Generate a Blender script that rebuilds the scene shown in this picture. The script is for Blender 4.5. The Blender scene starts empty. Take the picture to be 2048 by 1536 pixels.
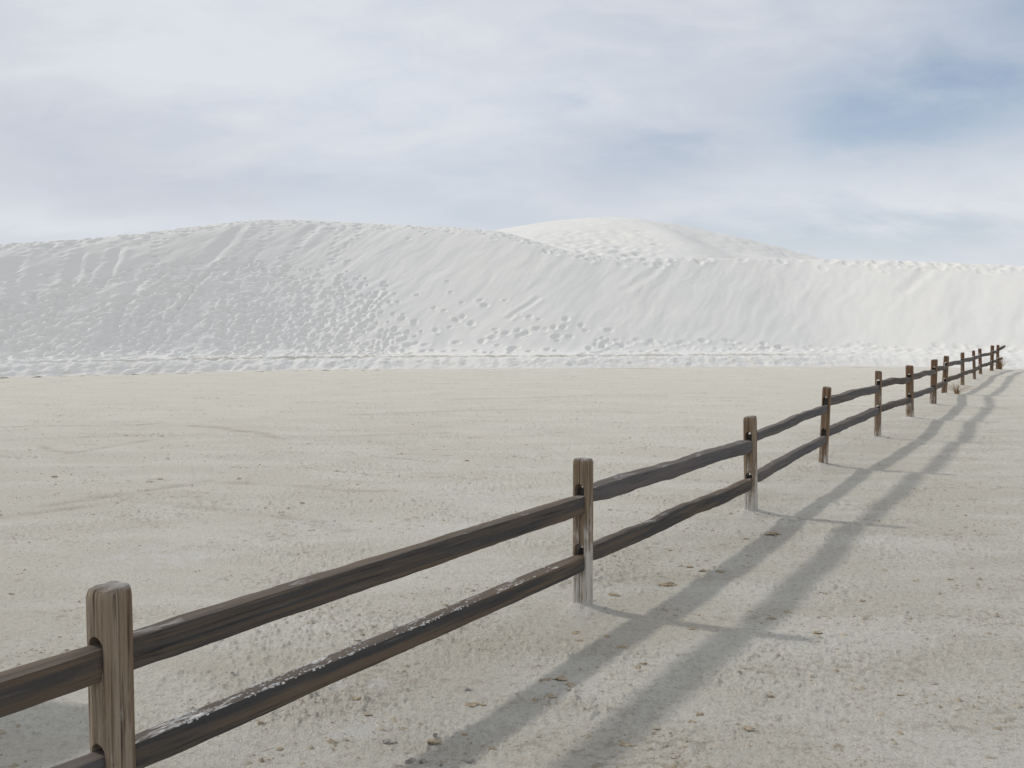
import bpy, bmesh, math, random
import numpy as np
from mathutils import Vector, Matrix

# ------------------------------------------------------------------ camera, sky, sun, exposure
scene = bpy.context.scene
COL = scene.collection
F, HORIZ, CAMH = 2000.0, 646.0, 1.69          # focal length and horizon row in photo pixels, eye height in metres
TILT = math.atan((768.0 - HORIZ) / F)
cam_d = bpy.data.cameras.new('camera'); cam = bpy.data.objects.new('camera', cam_d); COL.objects.link(cam)
cam_d.sensor_width = 36.0; cam_d.lens = 36.0 * F / 2048.0
cam_d.clip_start = 0.05; cam_d.clip_end = 5000
cam.location = (0, 0, CAMH); cam.rotation_euler = (math.pi / 2 - TILT, 0, 0)
scene.camera = cam

SUN_TO = Vector((-1.2, 0.57, 0.92)).normalized()   # direction towards the sun, from the post shadows
SUN_EL = math.asin(SUN_TO.z); SUN_AZ = math.atan2(SUN_TO.x, SUN_TO.y)
sd = bpy.data.lights.new('sun', 'SUN'); sd.energy = 2.6; sd.angle = math.radians(3.0); sd.color = (1.0, 0.965, 0.905)
so = bpy.data.objects.new('sun', sd); COL.objects.link(so)
so.rotation_euler = SUN_TO.to_track_quat('Z', 'Y').to_euler(); so.location = (-20, 10, 20)

scene.view_settings.view_transform = 'Standard'; scene.view_settings.look = 'None'
scene.view_settings.exposure = -0.4; scene.view_settings.gamma = 1.0


class NT:
    """small helper for node trees"""
    def __init__(s, tree): s.t = tree; s.n = tree.nodes; s.l = tree.links
    def new(s, kind, **kw):
        n = s.n.new(kind)
        for k, v in kw.items(): setattr(n, k, v)
        return n
    def put(s, sock, v):
        if hasattr(v, 'node') or isinstance(v, bpy.types.NodeSocket): s.l.new(v, sock)
        else: sock.default_value = v
    def m(s, op, a, b=None, c=None, clamp=False):
        n = s.new('ShaderNodeMath', operation=op, use_clamp=clamp)
        s.put(n.inputs[0], a)
        if b is not None: s.put(n.inputs[1], b)
        if c is not None: s.put(n.inputs[2], c)
        return n.outputs[0]
    def noise(s, vec, scale, detail=4, rough=0.55, dist=0.0):
        n = s.new('ShaderNodeTexNoise'); s.put(n.inputs['Vector'], vec)
        n.inputs['Scale'].default_value = scale; n.inputs['Detail'].default_value = detail
        n.inputs['Roughness'].default_value = rough; n.inputs['Distortion'].default_value = dist
        return n.outputs['Fac']
    def mapping(s, vec, scale=(1, 1, 1), loc=(0, 0, 0), rot=(0, 0, 0)):
        n = s.new('ShaderNodeMapping'); s.put(n.inputs['Vector'], vec)
        n.inputs['Scale'].default_value = scale; n.inputs['Location'].default_value = loc; n.inputs['Rotation'].default_value = rot
        return n.outputs[0]
    def mix(s, fac, a, b):
        n = s.new('ShaderNodeMix', data_type='RGBA')
        s.put(n.inputs[0], fac)
        for sock, v in ((n.inputs[6], a), (n.inputs[7], b)):
            if isinstance(v, tuple): v = (*v, 1.0) if len(v) == 3 else v
            s.put(sock, v)
        return n.outputs[2]
    def rng(s, v, a, b, c=0.0, d=1.0):
        n = s.new('ShaderNodeMapRange', interpolation_type='SMOOTHSTEP'); s.put(n.inputs[0], v)
        for i, q in enumerate((a, b, c, d)): n.inputs[i + 1].default_value = q
        return n.outputs[0]


world = bpy.data.worlds.new('World'); scene.world = world; world.use_nodes = True
W = NT(world.node_tree); W.n.clear()
sky = W.new('ShaderNodeTexSky', sky_type='NISHITA'); sky.sun_disc = False
sky.sun_elevation = SUN_EL; sky.sun_rotation = SUN_AZ
sky.air_density = 1.0; sky.dust_density = 1.2; sky.altitude = 1200
tc = W.new('ShaderNodeTexCoord').outputs['Generated']
sep = W.new('ShaderNodeSeparateXYZ'); W.put(sep.inputs[0], tc)
dx, dy, dz = sep.outputs
# thin high cloud sheet: direction projected on a flat layer
den = W.m('ADD', W.m('MAXIMUM', dz, 0.0), 0.30)
cmb = W.new('ShaderNodeCombineXYZ'); W.put(cmb.inputs[0], W.m('DIVIDE', dx, den)); W.put(cmb.inputs[1], W.m('DIVIDE', dy, den))
cv = cmb.outputs[0]
n1 = W.noise(W.mapping(cv, (1.0, 0.9, 1), (3.1, 1.7, 0), (0, 0, 0.35)), 1.0, 5, 0.5, 0.3)
n2 = W.noise(W.mapping(cv, (1.3, 1.4, 1), (7.3, 4.1, 0), (0, 0, -0.25)), 1.0, 6, 0.52, 0.4)
n3 = W.noise(W.mapping(cv, (3.4, 5.0, 1), (1.3, 9.1, 0), (0, 0, 0.5)), 1.0, 7, 0.55, 0.5)
n4 = W.noise(W.mapping(cv, (7.5, 10, 1), (4.3, 2.1, 0), (0, 0, 0.7)), 1.0, 8, 0.62, 0.9)
az = W.m('ARCTAN2', dx, dy)
wa = W.m('MULTIPLY_ADD', W.m('SUBTRACT', n2, 0.5), 0.12, W.m('MULTIPLY_ADD', W.m('SUBTRACT', n3, 0.5), 0.16, az))
we = W.m('MULTIPLY_ADD', W.m('SUBTRACT', n1, 0.5), 0.02, W.m('MULTIPLY_ADD', W.m('SUBTRACT', n3, 0.5), 0.08, dz))
def blob(px, py, rx, ry, amp):
    a = (px - 1024) / F; e = (HORIZ - py) / F
    u = W.m('DIVIDE', W.m('SUBTRACT', wa, a), rx / F); v = W.m('DIVIDE', W.m('SUBTRACT', we, e), ry / F)
    r2 = W.m('ADD', W.m('MULTIPLY', u, u), W.m('MULTIPLY', v, v))
    return W.m('MULTIPLY', W.m('EXPONENT', W.m('MULTIPLY', r2, -1.0)), amp)
def total(lst):
    o = lst[0]
    for q in lst[1:]: o = W.m('ADD', o, q)
    return o
gaps = total([blob(1660, 270, 200, 62, 0.52), blob(1900, 255, 280, 95, 0.52), blob(2080, 90, 270, 95, 0.78), blob(1130, 225, 80, 20, 0.20),
              blob(1750, 490, 420, 40, 0.28), blob(1270, 335, 130, 50, 0.18), blob(1500, 170, 250, 60, 0.12)])
cov = W.m('SUBTRACT', W.m('MULTIPLY_ADD', W.m('SUBTRACT', n1, 0.5), 0.45, W.m('MULTIPLY_ADD', W.m('SUBTRACT', n3, 0.5), 0.38, W.m('MULTIPLY_ADD', W.m('SUBTRACT', n4, 0.5), 0.22, 0.97))), gaps, clamp=True)
grey = total([blob(150, 300, 420, 60, 0.36), blob(420, 395, 420, 40, 0.26), blob(60, 170, 190, 60, 0.30), blob(1230, 340, 160, 50, 0.34),
              blob(1600, 480, 500, 40, 0.22), blob(960, 140, 200, 30, 0.18), blob(-40, 20, 160, 60, 0.25)])
brt = total([blob(760, 160, 420, 130, 0.30), blob(1750, 420, 360, 50, 0.35), blob(100, 470, 420, 35, 0.25)])
bright = W.m('ADD', W.m('SUBTRACT', W.m('MULTIPLY_ADD', W.m('MULTIPLY_ADD', W.m('SUBTRACT', n3, 0.5), 0.55, W.m('MULTIPLY_ADD', W.m('SUBTRACT', n4, 0.5), 0.28, W.m('SUBTRACT', n2, 0.5))), 0.9, 0.68), grey), brt, clamp=True)
cloud = W.mix(bright, (6.95, 7.45, 8.5), (9.65, 10.05, 10.7))
bs = W.new('ShaderNodeVectorMath', operation='SCALE'); W.put(bs.inputs[0], sky.outputs[0]); bs.inputs['Scale'].default_value = 1.5
skyc = W.mix(W.m('MULTIPLY_ADD', cov, 0.84, 0.16), bs.outputs[0], cloud)
bg = W.new('ShaderNodeBackground'); W.put(bg.inputs[0], skyc); bg.inputs[1].default_value = 0.1
wo = W.new('ShaderNodeOutputWorld'); W.l.new(bg.outputs[0], wo.inputs[0])

# ------------------------------------------------------------------ pixel <-> place
CA, SA = math.cos(TILT), math.sin(TILT)
def ray(px, py):
    u = (px - 1024.0) / F; v = -(py - 768.0) / F
    return np.array((u, CA + v * SA, -SA + v * CA))
def ground_at(px, py, z=0.0):
    d = ray(px, py); k = (z - CAMH) / d[2]
    return d[0] * k, d[1] * k
def at_depth(px, py, Y):
    d = ray(px, py); k = Y / d[1]
    return d[0] * k, CAMH + d[2] * k

# ------------------------------------------------------------------ noise on arrays
def _h(ix, iy, seed):
    v = (ix.astype(np.int64) * 374761393 + iy.astype(np.int64) * 668265263 + seed * 974711) & 0xFFFFFFFF
    v = ((v ^ (v >> 13)) * 1274126177) & 0xFFFFFFFF
    v = ((v ^ (v >> 15)) * 2246822519) & 0xFFFFFFFF
    return (v ^ (v >> 16)) & 0xFFFFFFFF
def perlin(x, y, seed=0):
    x = np.asarray(x, dtype=np.float64); y = np.asarray(y, dtype=np.float64)
    x0 = np.floor(x); y0 = np.floor(y); fx = x - x0; fy = y - y0
    ux = fx * fx * fx * (fx * (fx * 6 - 15) + 10); uy = fy * fy * fy * (fy * (fy * 6 - 15) + 10)
    def g(ox, oy):
        a = _h(x0 + ox, y0 + oy, seed) * (2 * math.pi / 4294967296.0)
        return np.cos(a) * (fx - ox) + np.sin(a) * (fy - oy)
    a = g(0, 0); b = g(1, 0); c = g(0, 1); d = g(1, 1)
    return 1.5 * ((a + (b - a) * ux) * (1 - uy) + (c + (d - c) * ux) * uy)
def fbm(x, y, oct=4, seed=0, gain=0.5):
    s = 0; amp = 1.0
    for i in range(oct):
        s = s + amp * perlin(x * 2 ** i + 13.7 * i, y * 2 ** i - 7.1 * i, seed + i); amp *= gain
    return s
def sstep(a, b, x):
    t = np.clip((x - a) / (b - a), 0, 1); return t * t * (3 - 2 * t)

def link(name, me, mat, parent=None, smooth=True):
    o = bpy.data.objects.new(name, me); COL.objects.link(o)
    if mat: me.materials.append(mat)
    if parent: o.parent = parent
    if smooth and len(me.polygons): me.polygons.foreach_set('use_smooth', np.ones(len(me.polygons), dtype=bool))
    return o
def grid_mesh(name, P, wrap=False, attrs=None):
    """P: (rows, cols, 3) -> quad mesh"""
    r, c, _ = P.shape
    idx = np.arange(r * c).reshape(r, c)
    if wrap: idx = np.concatenate([idx, idx[:, :1]], axis=1)
    q = np.stack([idx[:-1, :-1], idx[:-1, 1:], idx[1:, 1:], idx[1:, :-1]], axis=-1).reshape(-1, 4)
    me = bpy.data.meshes.new(name)
    me.vertices.add(r * c); me.vertices.foreach_set('co', P.reshape(-1).astype(np.float32))
    me.loops.add(q.size); me.loops.foreach_set('vertex_index', q.reshape(-1).astype(np.int32))
    me.polygons.add(len(q)); me.polygons.foreach_set('loop_start', np.arange(0, q.size, 4, dtype=np.int32))
    me.update(calc_edges=True)
    for k, v in (attrs or {}).items():
        a = me.attributes.new(k, 'FLOAT', 'POINT'); a.data.foreach_set('value', v.reshape(-1).astype(np.float32))
    return me
def tag(o, label=None, cat=None, group=None, kind=None):
    for k, v in (('label', label), ('category', cat), ('group', group), ('kind', kind)):
        if v: o[k] = v
    return o

# ------------------------------------------------------------------ materials
def principled(name, rough=0.9, spec=0.2):
    m = bpy.data.materials.new(name); m.use_nodes = True
    T = NT(m.node_tree); b = T.n['Principled BSDF']
    b.inputs['Roughness'].default_value = rough; b.inputs['Specular IOR Level'].default_value = spec
    return m, T, b
def bump(T, b, h, strength, dist):
    n = T.new('ShaderNodeBump'); n.inputs['Strength'].default_value = strength; n.inputs['Distance'].default_value = dist
    T.put(n.inputs['Height'], h); T.put(b.inputs['Normal'], n.outputs[0])

def mat_ground():
    m, T, b = principled('hardpan', 0.95, 0.1)
    p = T.new('ShaderNodeTexCoord').outputs['Object']
    big = T.noise(T.mapping(p, (0.10, 0.22, 1), rot=(0, 0, 0.15)), 1.0, 5, 0.6)
    mid = T.noise(T.mapping(p, (0.7, 1.5, 1), rot=(0, 0, 0.1)), 1.0, 5, 0.6, 0.4)
    fine = T.noise(p, 26, 6, 0.65)
    speck = T.noise(p, 75, 3, 0.6)
    att = T.new('ShaderNodeAttribute', attribute_name='dirt').outputs['Fac']
    salt = T.new('ShaderNodeAttribute', attribute_name='salt').outputs['Fac']
    c = T.mix(T.rng(big, 0.35, 0.65), (0.580, 0.542, 0.455), (0.590, 0.556, 0.484))
    c = T.mix(T.rng(mid, 0.40, 0.66, 0, 0.8), c, (0.68, 0.655, 0.585))
    c = T.mix(T.rng(fine, 0.48, 0.72, 0, 0.50), c, (0.27, 0.235, 0.185))
    c = T.mix(T.rng(T.noise(p, 48, 4, 0.75), 0.56, 0.74, 0, 0.55), c, (0.77, 0.75, 0.69))
    c = T.mix(T.rng(T.noise(p, 105, 3, 0.7), 0.50, 0.70, 0, 0.55), c, (0.37, 0.325, 0.255))
    sp = T.m('MULTIPLY', T.rng(speck, 0.60, 0.70), T.rng(mid, 0.65, 0.42))
    c = T.mix(T.m('MULTIPLY', sp, 0.6), c, (0.19, 0.155, 0.115))
    lot = T.new('ShaderNodeAttribute', attribute_name='lot').outputs['Fac']
    c = T.mix(T.m('MULTIPLY', lot, 0.55), c, (0.73, 0.69, 0.60))
    c = T.mix(att, c, (0.255, 0.21, 0.15))
    c = T.mix(salt, c, (0.70, 0.69, 0.66))
    T.put(b.inputs['Base Color'], c)
    h = T.m('ADD', T.noise(p, 60, 5, 0.7), T.m('MULTIPLY', T.noise(p, 17, 4, 0.6), 1.3))
    h = T.m('ADD', h, T.m('MULTIPLY', T.noise(p, 150, 3, 0.7), 0.7))
    bump(T, b, h, 1.0, 0.016)
    return m
def mat_dune():
    m, T, b = principled('gypsum_sand', 0.92, 0.12)
    p = T.new('ShaderNodeTexCoord').outputs['Object']
    big = T.noise(p, 0.25, 4, 0.6); fine = T.noise(p, 9, 5, 0.65)
    att = T.new('ShaderNodeAttribute', attribute_name='dirt').outputs['Fac']
    c = T.mix(T.rng(big, 0.35, 0.65), (0.74, 0.725, 0.69), (0.755, 0.735, 0.69))
    c = T.mix(T.rng(fine, 0.5, 0.8, 0, 0.22), c, (0.60, 0.60, 0.575))
    c = T.mix(att, c, (0.50, 0.43, 0.32))
    T.put(b.inputs['Base Color'], c)
    bump(T, b, T.m('ADD', T.noise(p, 14, 5, 0.65), T.noise(p, 45, 3, 0.6)), 0.25, 0.015)
    return m
def mat_wood(kind):
    m, T, b = principled('weathered_' + kind, 0.85, 0.25)
    tcn = T.new('ShaderNodeTexCoord'); p = tcn.outputs['Object']
    rnd = T.new('ShaderNodeObjectInfo').outputs['Random']
    sp = T.new('ShaderNodeSeparateXYZ'); T.put(sp.inputs[0], p)
    off = T.new('ShaderNodeVectorMath', operation='ADD'); T.put(off.inputs[0], p)
    cx = T.new('ShaderNodeCombineXYZ')
    for i in range(3): T.put(cx.inputs[i], T.m('MULTIPLY', rnd, 37.0 + 11 * i))
    T.put(off.inputs[1], cx.outputs[0]); q = off.outputs[0]
    st = (1.6, 75, 75) if kind == 'rail' else (70, 70, 1.8)
    st2 = (0.7, 20, 20) if kind == 'rail' else (24, 24, 0.9)
    grain = T.noise(T.mapping(q, st), 1.0, 5, 0.7, 0.3)
    broad = T.noise(T.mapping(q, st2), 1.0, 4, 0.6, 0.4)
    blot = T.noise(q, 7, 5, 0.65)
    if kind == 'rail':
        c = T.mix(T.rng(broad, 0.36, 0.66), (0.058, 0.056, 0.056), (0.132, 0.098, 0.068))
        c = T.mix(T.m('MULTIPLY', T.rng(rnd, 0.25, 0.9), 0.55), c, (0.125, 0.125, 0.132))
        c = T.mix(T.rng(grain, 0.50, 0.30, 0, 0.75), c, (0.025, 0.022, 0.021))
        c = T.mix(T.rng(grain, 0.58, 0.75, 0, 0.55), c, (0.22, 0.20, 0.18))
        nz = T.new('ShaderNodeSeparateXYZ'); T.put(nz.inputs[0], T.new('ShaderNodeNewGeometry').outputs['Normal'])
        sal = T.new('ShaderNodeAttribute', attribute_name='salt').outputs['Fac']
        flake = T.rng(T.noise(T.mapping(q, (3.5, 16, 16)), 1.0, 6, 0.7, 0.5), 0.55, 0.66)
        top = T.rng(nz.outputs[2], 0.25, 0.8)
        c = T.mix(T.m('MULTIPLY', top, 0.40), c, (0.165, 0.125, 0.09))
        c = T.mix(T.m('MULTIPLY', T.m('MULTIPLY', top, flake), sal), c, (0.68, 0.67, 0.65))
        scuff = T.rng(T.noise(T.mapping(q, (9, 60, 60)), 1.0, 4, 0.7), 0.68, 0.76, 0, 0.5)
        c = T.mix(T.m('MULTIPLY', scuff, T.rng(blot, 0.52, 0.7)), c, (0.5, 0.5, 0.5))
    else:
        c = T.mix(T.rng(broad, 0.34, 0.64), (0.20, 0.145, 0.088), (0.33, 0.275, 0.21))
        att = T.new('ShaderNodeAttribute', attribute_name='brown').outputs['Fac']
        c = T.mix(att, c, T.mix(T.rng(broad, 0.35, 0.65), (0.135, 0.066, 0.034), (0.20, 0.115, 0.060)))
        c = T.mix(T.rng(grain, 0.50, 0.33, 0, 0.85), c, (0.050, 0.034, 0.022))
        c = T.mix(T.rng(T.noise(T.mapping(q, (17, 17, 0.5)), 1.0, 3, 0.5), 0.56, 0.72, 0, 0.65), c, (0.12, 0.070, 0.036))
        c = T.mix(T.rng(grain, 0.56, 0.75, 0, 0.5), c, (0.44, 0.39, 0.33))
        # salt wicking up from the ground, in vertical streaks
        hz = T.new('ShaderNodeAttribute', attribute_name='saltline').outputs['Fac']
        s1 = T.noise(T.mapping(q, (26, 26, 3.2)), 1.0, 6, 0.7, 0.6)
        lev = T.m('ADD', T.m('MULTIPLY', hz, 0.46), T.m('MULTIPLY_ADD', T.m('SUBTRACT', blot, 0.5), 0.5, s1))
        c = T.mix(T.rng(lev, 0.66, 0.84, 0, 0.80), c, (0.56, 0.54, 0.50))
        c = T.mix(T.rng(T.noise(T.mapping(q, (90, 90, 4)), 1.0, 4, 0.7), 0.52, 0.66, 0, 0.6), c, (0.13, 0.095, 0.062))
        ends = T.new('ShaderNodeAttribute', attribute_name='endgrain').outputs['Fac']
        c = T.mix(T.m('MULTIPLY', ends, 0.7), c, T.mix(T.rng(blot, 0.4, 0.65), (0.12, 0.11, 0.10), (0.40, 0.39, 0.37)))
    T.put(b.inputs['Base Color'], c)
    bump(T, b, T.m('ADD', grain, T.m('MULTIPLY', blot, 0.4)), 0.7, 0.006)
    return m
def mat_plain(name, c1, c2, scale, rough=0.9, metal=0.0):
    m, T, b = principled(name, rough, 0.2)
    p = T.new('ShaderNodeTexCoord').outputs['Object']
    n = T.noise(p, scale, 4, 0.6)
    T.put(b.inputs['Base Color'], T.mix(T.rng(n, 0.3, 0.7), c1, c2)); b.inputs['Metallic'].default_value = metal
    bump(T, b, n, 0.4, 0.004)
    return m
M_GROUND, M_DUNE = mat_ground(), mat_dune()
M_RAIL, M_POST = mat_wood('rail'), mat_wood('post')
M_FLAKE = mat_plain('brown_crust', (0.29, 0.22, 0.14), (0.44, 0.37, 0.27), 40)
M_CLOD = mat_plain('grey_clod', (0.20, 0.19, 0.17), (0.40, 0.37, 0.33), 40)
M_CRUMB = mat_plain('tan_crumb', (0.29, 0.24, 0.17), (0.46, 0.41, 0.33), 9)
M_GRASS = mat_plain('dry_grass', (0.20, 0.11, 0.045), (0.42, 0.27, 0.12), 14)
M_SALT = mat_plain('salt', (0.40, 0.39, 0.37), (0.62, 0.61, 0.59), 60)
M_CASTER = mat_plain('brown_enamel', (0.10, 0.06, 0.035), (0.13, 0.08, 0.05), 6, 0.5)

# ------------------------------------------------------------------ fence layout read from the photo
# (top px, bottom px, width px, brown look, salt reach)
POSTS = [((1166, 917), (1165, 1222), 0.098, 0.15, 0.95), ((1500, 833), (1502, 1031), 0.100, 0.35, 0.8),
         ((1654, 774), (1646, 934), 0.092, 0.7, 0.35), ((1757, 742), (1755, 877), 0.094, 0.45, 0.55),
         ((1819, 731), (1820, 839), 0.120, 0.75, 0.6), ((1869, 719), (1866, 811), 0.122, 0.8, 0.5),
         ((1893, 712), (1888, 789), 0.120, 0.85, 0.1), ((1925, 705), (1925, 773), 0.088, 0.8, 0.4),
         ((1947, 701), (1949, 761), 0.082, 0.85, 0.3), ((1959.5, 697), (1961, 751), 0.100, 0.95, 0.1),
         ((1985, 691), (1983, 743), 0.115, 0.9, 0.1), ((1996, 690), (1994.5, 740), 0.095, 0.95, 0.0)]
posts = []
for (tp, bp, w, br, sl) in POSTS:
    X, Y = ground_at(*bp); xt, zt = at_depth(tp[0], tp[1], Y)
    posts.append(dict(base=(X, Y), top=(xt, Y, zt), w=w, brown=br, salt=sl))
ax = np.array(posts[0]['base']); ad = np.array(posts[1]['base']) - ax; ad /= np.linalg.norm(ad)
Y1 = 3.02; x1t, z1t = at_depth(217, 1172, Y1); x1b, _ = at_depth(223, 1560, Y1)
posts.insert(0, dict(base=(x1b + 0.004, Y1), top=(x1t, Y1, z1t), w=0.105, brown=0.22, salt=0.45))
posts.insert(0, dict(base=(-2.86, 0.62), top=(-2.85, 0.62, 0.88), w=0.10, brown=0.3, salt=0.6))
# rail ends: per post (upper in, upper out, lower in, lower out) as (px, py) of the rail's middle
RAILS = [None, ((190, 1328), (266, 1305), (190, 1542), (268, 1512)),
         ((1150, 1010), (1189, 990), (1152, 1127), (1189, 1108)), ((1492, 892), (1516, 876), (1490, 968), (1516, 957)),
         ((1643, 816), (1664, 803), (1645, 878), (1661, 866)), ((1754, 776), (1767, 767), (1754, 821), (1766, 818)),
         ((1816, 760), (1828, 754), (1816, 800), (1828, 793)), ((1866, 744), (1877, 739), (1864, 778), (1875, 775)),
         ((1889, 735), (1899, 729), (1887, 766), (1897, 761)), ((1923, 724), (1929, 721), (1922, 749), (1929, 747)),
         ((1946, 717.5), (1950, 716), (1947, 741), (1951, 740)), ((1958, 713), (1963, 711), (1959, 734), (1963, 732)),
         ((1982, 707), (1988, 705), (1981, 726), (1987, 724)), ((1994, 704), (1998, 700), (1993, 722), (1998, 719))]
for p, r in zip(posts, RAILS):
    if r is None:
        p['r'] = [0.62, 0.62, 0.30, 0.30]; continue
    Y = p['base'][1]
    p['r'] = [at_depth(r[k][0], r[k][1], Y + (-0.05 if k % 2 == 0 else 0.05))[1] for k in range(4)]

# ------------------------------------------------------------------ ground sheet
FX = np.array([-80, -50, -30, -22, -15.9, -13.4, -10.4, -7.6, -3.2, 0, 5.2, 13.5, 17, 20, 24, 30, 40, 60, 80.0])
FY = np.array([2, 12, 21.5, 26.8, 31.0, 32.5, 34.5, 35.8, 36.7, 36.9, 38.0, 39.2, 37.6, 36.2, 33.5, 29.5, 24, 18, 12.0])
def smooth_interp(x, xs, ys):
    o = 0
    for k in (-1.6, -0.8, 0, 0.8, 1.6): o = o + np.interp(x + k, xs, ys)
    return o / 5
def foot(x): return smooth_interp(x, FX, FY)
def ground_height(x, y, r):
    d = np.hypot(x, y)
    nearw = 1.0 / (1.0 + (d / 22.0) ** 2)
    h = 0.012 * perlin(x * 0.35, y * 0.5, 3) + 0.006 * perlin(x * 1.1, y * 1.6, 4)
    patch = sstep(-0.25, 0.45, perlin(x * 0.55, y * 0.9, 8) + 0.5 * perlin(x * 1.7, y * 2.3, 9))
    side = (x - posts[1]['base'][0]) * (-ad[1]) + (y - posts[1]['base'][1]) * ad[0]
    patch = patch * (1 - 0.6 * sstep(-0.9, -2.2, side))
    lump = np.maximum(0, fbm(x * 19, y * 19, 3, 21, 0.65) - 0.10)
    grit = np.maximum(0, fbm(x * 55, y * 55, 2, 31, 0.6) - 0.12)
    h = h + (0.0150 * lump * (0.20 + patch) + 0.0068 * grit * (0.5 + 0.8 * patch)) * (0.35 + 0.65 * nearw)
    h = h + 0.004 * fbm(x * 5.5, y * 7.5, 3, 41) * (0.4 + 0.6 * patch)
    return h
th_in = np.radians(np.arange(-33, 33.0001, 0.075)); th_out = np.radians(np.concatenate([np.arange(33, 327, 1.5)[1:]]))
th = np.concatenate([th_in, th_out])
rr = np.concatenate([np.geomspace(0.05, 1.9, 14)[:-1], np.geomspace(1.9, 44, 620), np.geomspace(44, 1500, 26)[1:]])
TH, R_ = np.meshgrid(th, rr)
GX, GY = R_ * np.sin(TH), R_ * np.cos(TH)
GZ = ground_height(GX, GY, R_)
gd = np.zeros_like(GZ); gs = np.zeros_like(GZ)
def seg_dist(P, A, B):
    A = np.array(A); B = np.array(B); d = B - A; L = d @ d
    t = np.clip(((P[0] - A[0]) * d[0] + (P[1] - A[1]) * d[1]) / L, 0, 1)
    return np.hypot(P[0] - A[0] - t * d[0], P[1] - A[1] - t * d[1]), t
# tyre scrapes and faint tracks across the lot
TRACKS = [([(600, 934), (680, 943), (752, 951)], 0.018, 0.65), ([(385, 852), (450, 856), (510, 864), (575, 877)], 0.12, 0.30),
          ([(730, 908), (830, 908), (915, 911)], 0.02, 0.4), ([(740, 912), (815, 918), (880, 925)], 0.02, 0.4),
          ([(0, 854), (90, 851), (250, 852), (330, 846)], 0.06, 0.3), ([(80, 890), (140, 906), (300, 880)], 0.08, 0.25),
          ([(0, 880), (200, 872), (420, 868), (640, 874), (900, 866)], 0.12, 0.16), ([(900, 800), (1200, 790), (1500, 796)], 0.15, 0.18),
          ([(700, 830), (1000, 818), (1300, 826)], 0.15, 0.16), ([(100, 1010), (420, 962), (760, 980)], 0.10, 0.2),
          ([(0, 1035), (260, 1000), (560, 1030), (700, 1060)], 0.10, 0.2)]
for pl, wd, am in TRACKS:
    g = [ground_at(*q) for q in pl]
    jit = 0.05 * perlin(GX * 1.5, GY * 1.5, 71)
    best = np.full(GZ.shape, 9.0)
    for A, B in zip(g[:-1], g[1:]):
        d, t = seg_dist((GX + jit, GY + jit), A, B); best = np.minimum(best, d)
    msk = np.exp(-(best / wd) ** 2)
    brk = sstep(-0.35, 0.35, perlin(GX * 3, GY * 5, 77))
    gd = np.maximum(gd, min(0.9, 1.5 * am) * msk * (0.35 + 0.65 * brk)); GZ = GZ - 0.010 * msk * min(1, wd / 0.05)
# bands of loose tan litter
lit = sstep(0.25, 0.75, perlin(GX * 0.8, GY * 2.2, 81) + 0.6 * perlin(GX * 4, GY * 7, 82)) * sstep(0.1, 0.5, fbm(GX * 14, GY * 20, 2, 83))
gd = np.maximum(gd, 0.42 * lit)
# little salty mounds heaped round the posts
for p in posts:
    bx, by = p['base']
    d = np.hypot(GX - bx, GY - by) * (1 + 0.25 * perlin(GX * 6, GY * 6, 91))
    GZ = GZ + 0.040 * np.exp(-(d / 0.13) ** 2) * (1 + 0.6 * perlin(GX * 9, GY * 9, 92)) + 0.014 * np.exp(-(d / 0.4) ** 2)
    gs = np.maximum(gs, 0.45 * np.exp(-(d / 0.17) ** 2))
for (px, py, w) in [(720, 1368, .10), (700, 1465, .09), (620, 1050, .35), (950, 990, .4), (560, 1360, .08), (1200, 1160, .10), (330, 1110, .3), (900, 1060, .3)]:
    x, y = ground_at(px, py); d = np.hypot((GX - x) * 0.7, GY - y)
    gs = np.maximum(gs, 0.55 * np.exp(-(d / w) ** 2) * sstep(-0.3, 0.4, perlin(GX * 9, GY * 9, 95)))
ft = foot(GX); gs = np.maximum(gs, 0.75 * np.exp(-np.clip(ft + 0.2 - GY, 0, None) / np.interp(GX, [-20, 0, 10, 14], [0.5, 0.6, 1.3, 1.8])) * sstep(-0.5, 0.35, perlin(GX * 0.8, GY * 1.6, 96) + 0.5 * perlin(GX * 3, GY * 6, 94)))
fx0, fy0 = posts[1]['base']; sd_ = (GX - fx0) * (-ad[1]) + (GY - fy0) * ad[0] + 0.5 * perlin(GX * 0.5, GY * 0.5, 97)
gl = np.clip(sstep(-0.4, 2.5, sd_) * 0.55 + 0.7 * sstep(9, 30, R_ + 3 * perlin(GX * 0.15, GY * 0.3, 98)), 0, 1)   # paler on the lot side and with distance
me = grid_mesh('ground', np.stack([GX, GY, GZ], -1), wrap=True, attrs={'dirt': gd, 'salt': gs, 'lot': gl})
ground = tag(link('ground', me, M_GROUND), kind='structure')

# ------------------------------------------------------------------ dunes
CREST = [(-900, 520), (-500, 515), (0, 492), (100, 486), (200, 478), (300, 468), (400, 455), (480, 445), (550, 441.5), (620, 442), (700, 447), (850, 455),
         (930, 459), (1000, 464), (1050, 477), (1110, 497), (1160, 508), (1220, 514), (1300, 516), (1430, 517), (1600, 518), (1750, 521), (1860, 525), (2048, 532), (2500, 545), (2900, 560)]
SL = 0.51
cX, cH = [], []
for px, py in CREST:
    h = 5.0
    for _ in range(40):
        Xg = None; Yc = 45.0
        for __ in range(20):
            Xg = (px - 1024) / F * Yc * (1 / CA) ; Yc = float(foot(np.array([Xg]))[0]) + 1.5 + (h - 0.5) / SL
        h = at_depth(px, py, Yc)[1]
    cX.append(Xg); cH.append(h)
cX = np.array(cX); cH = np.array(cH); order = np.argsort(cX); cX, cH = cX[order], cH[order]
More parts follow.
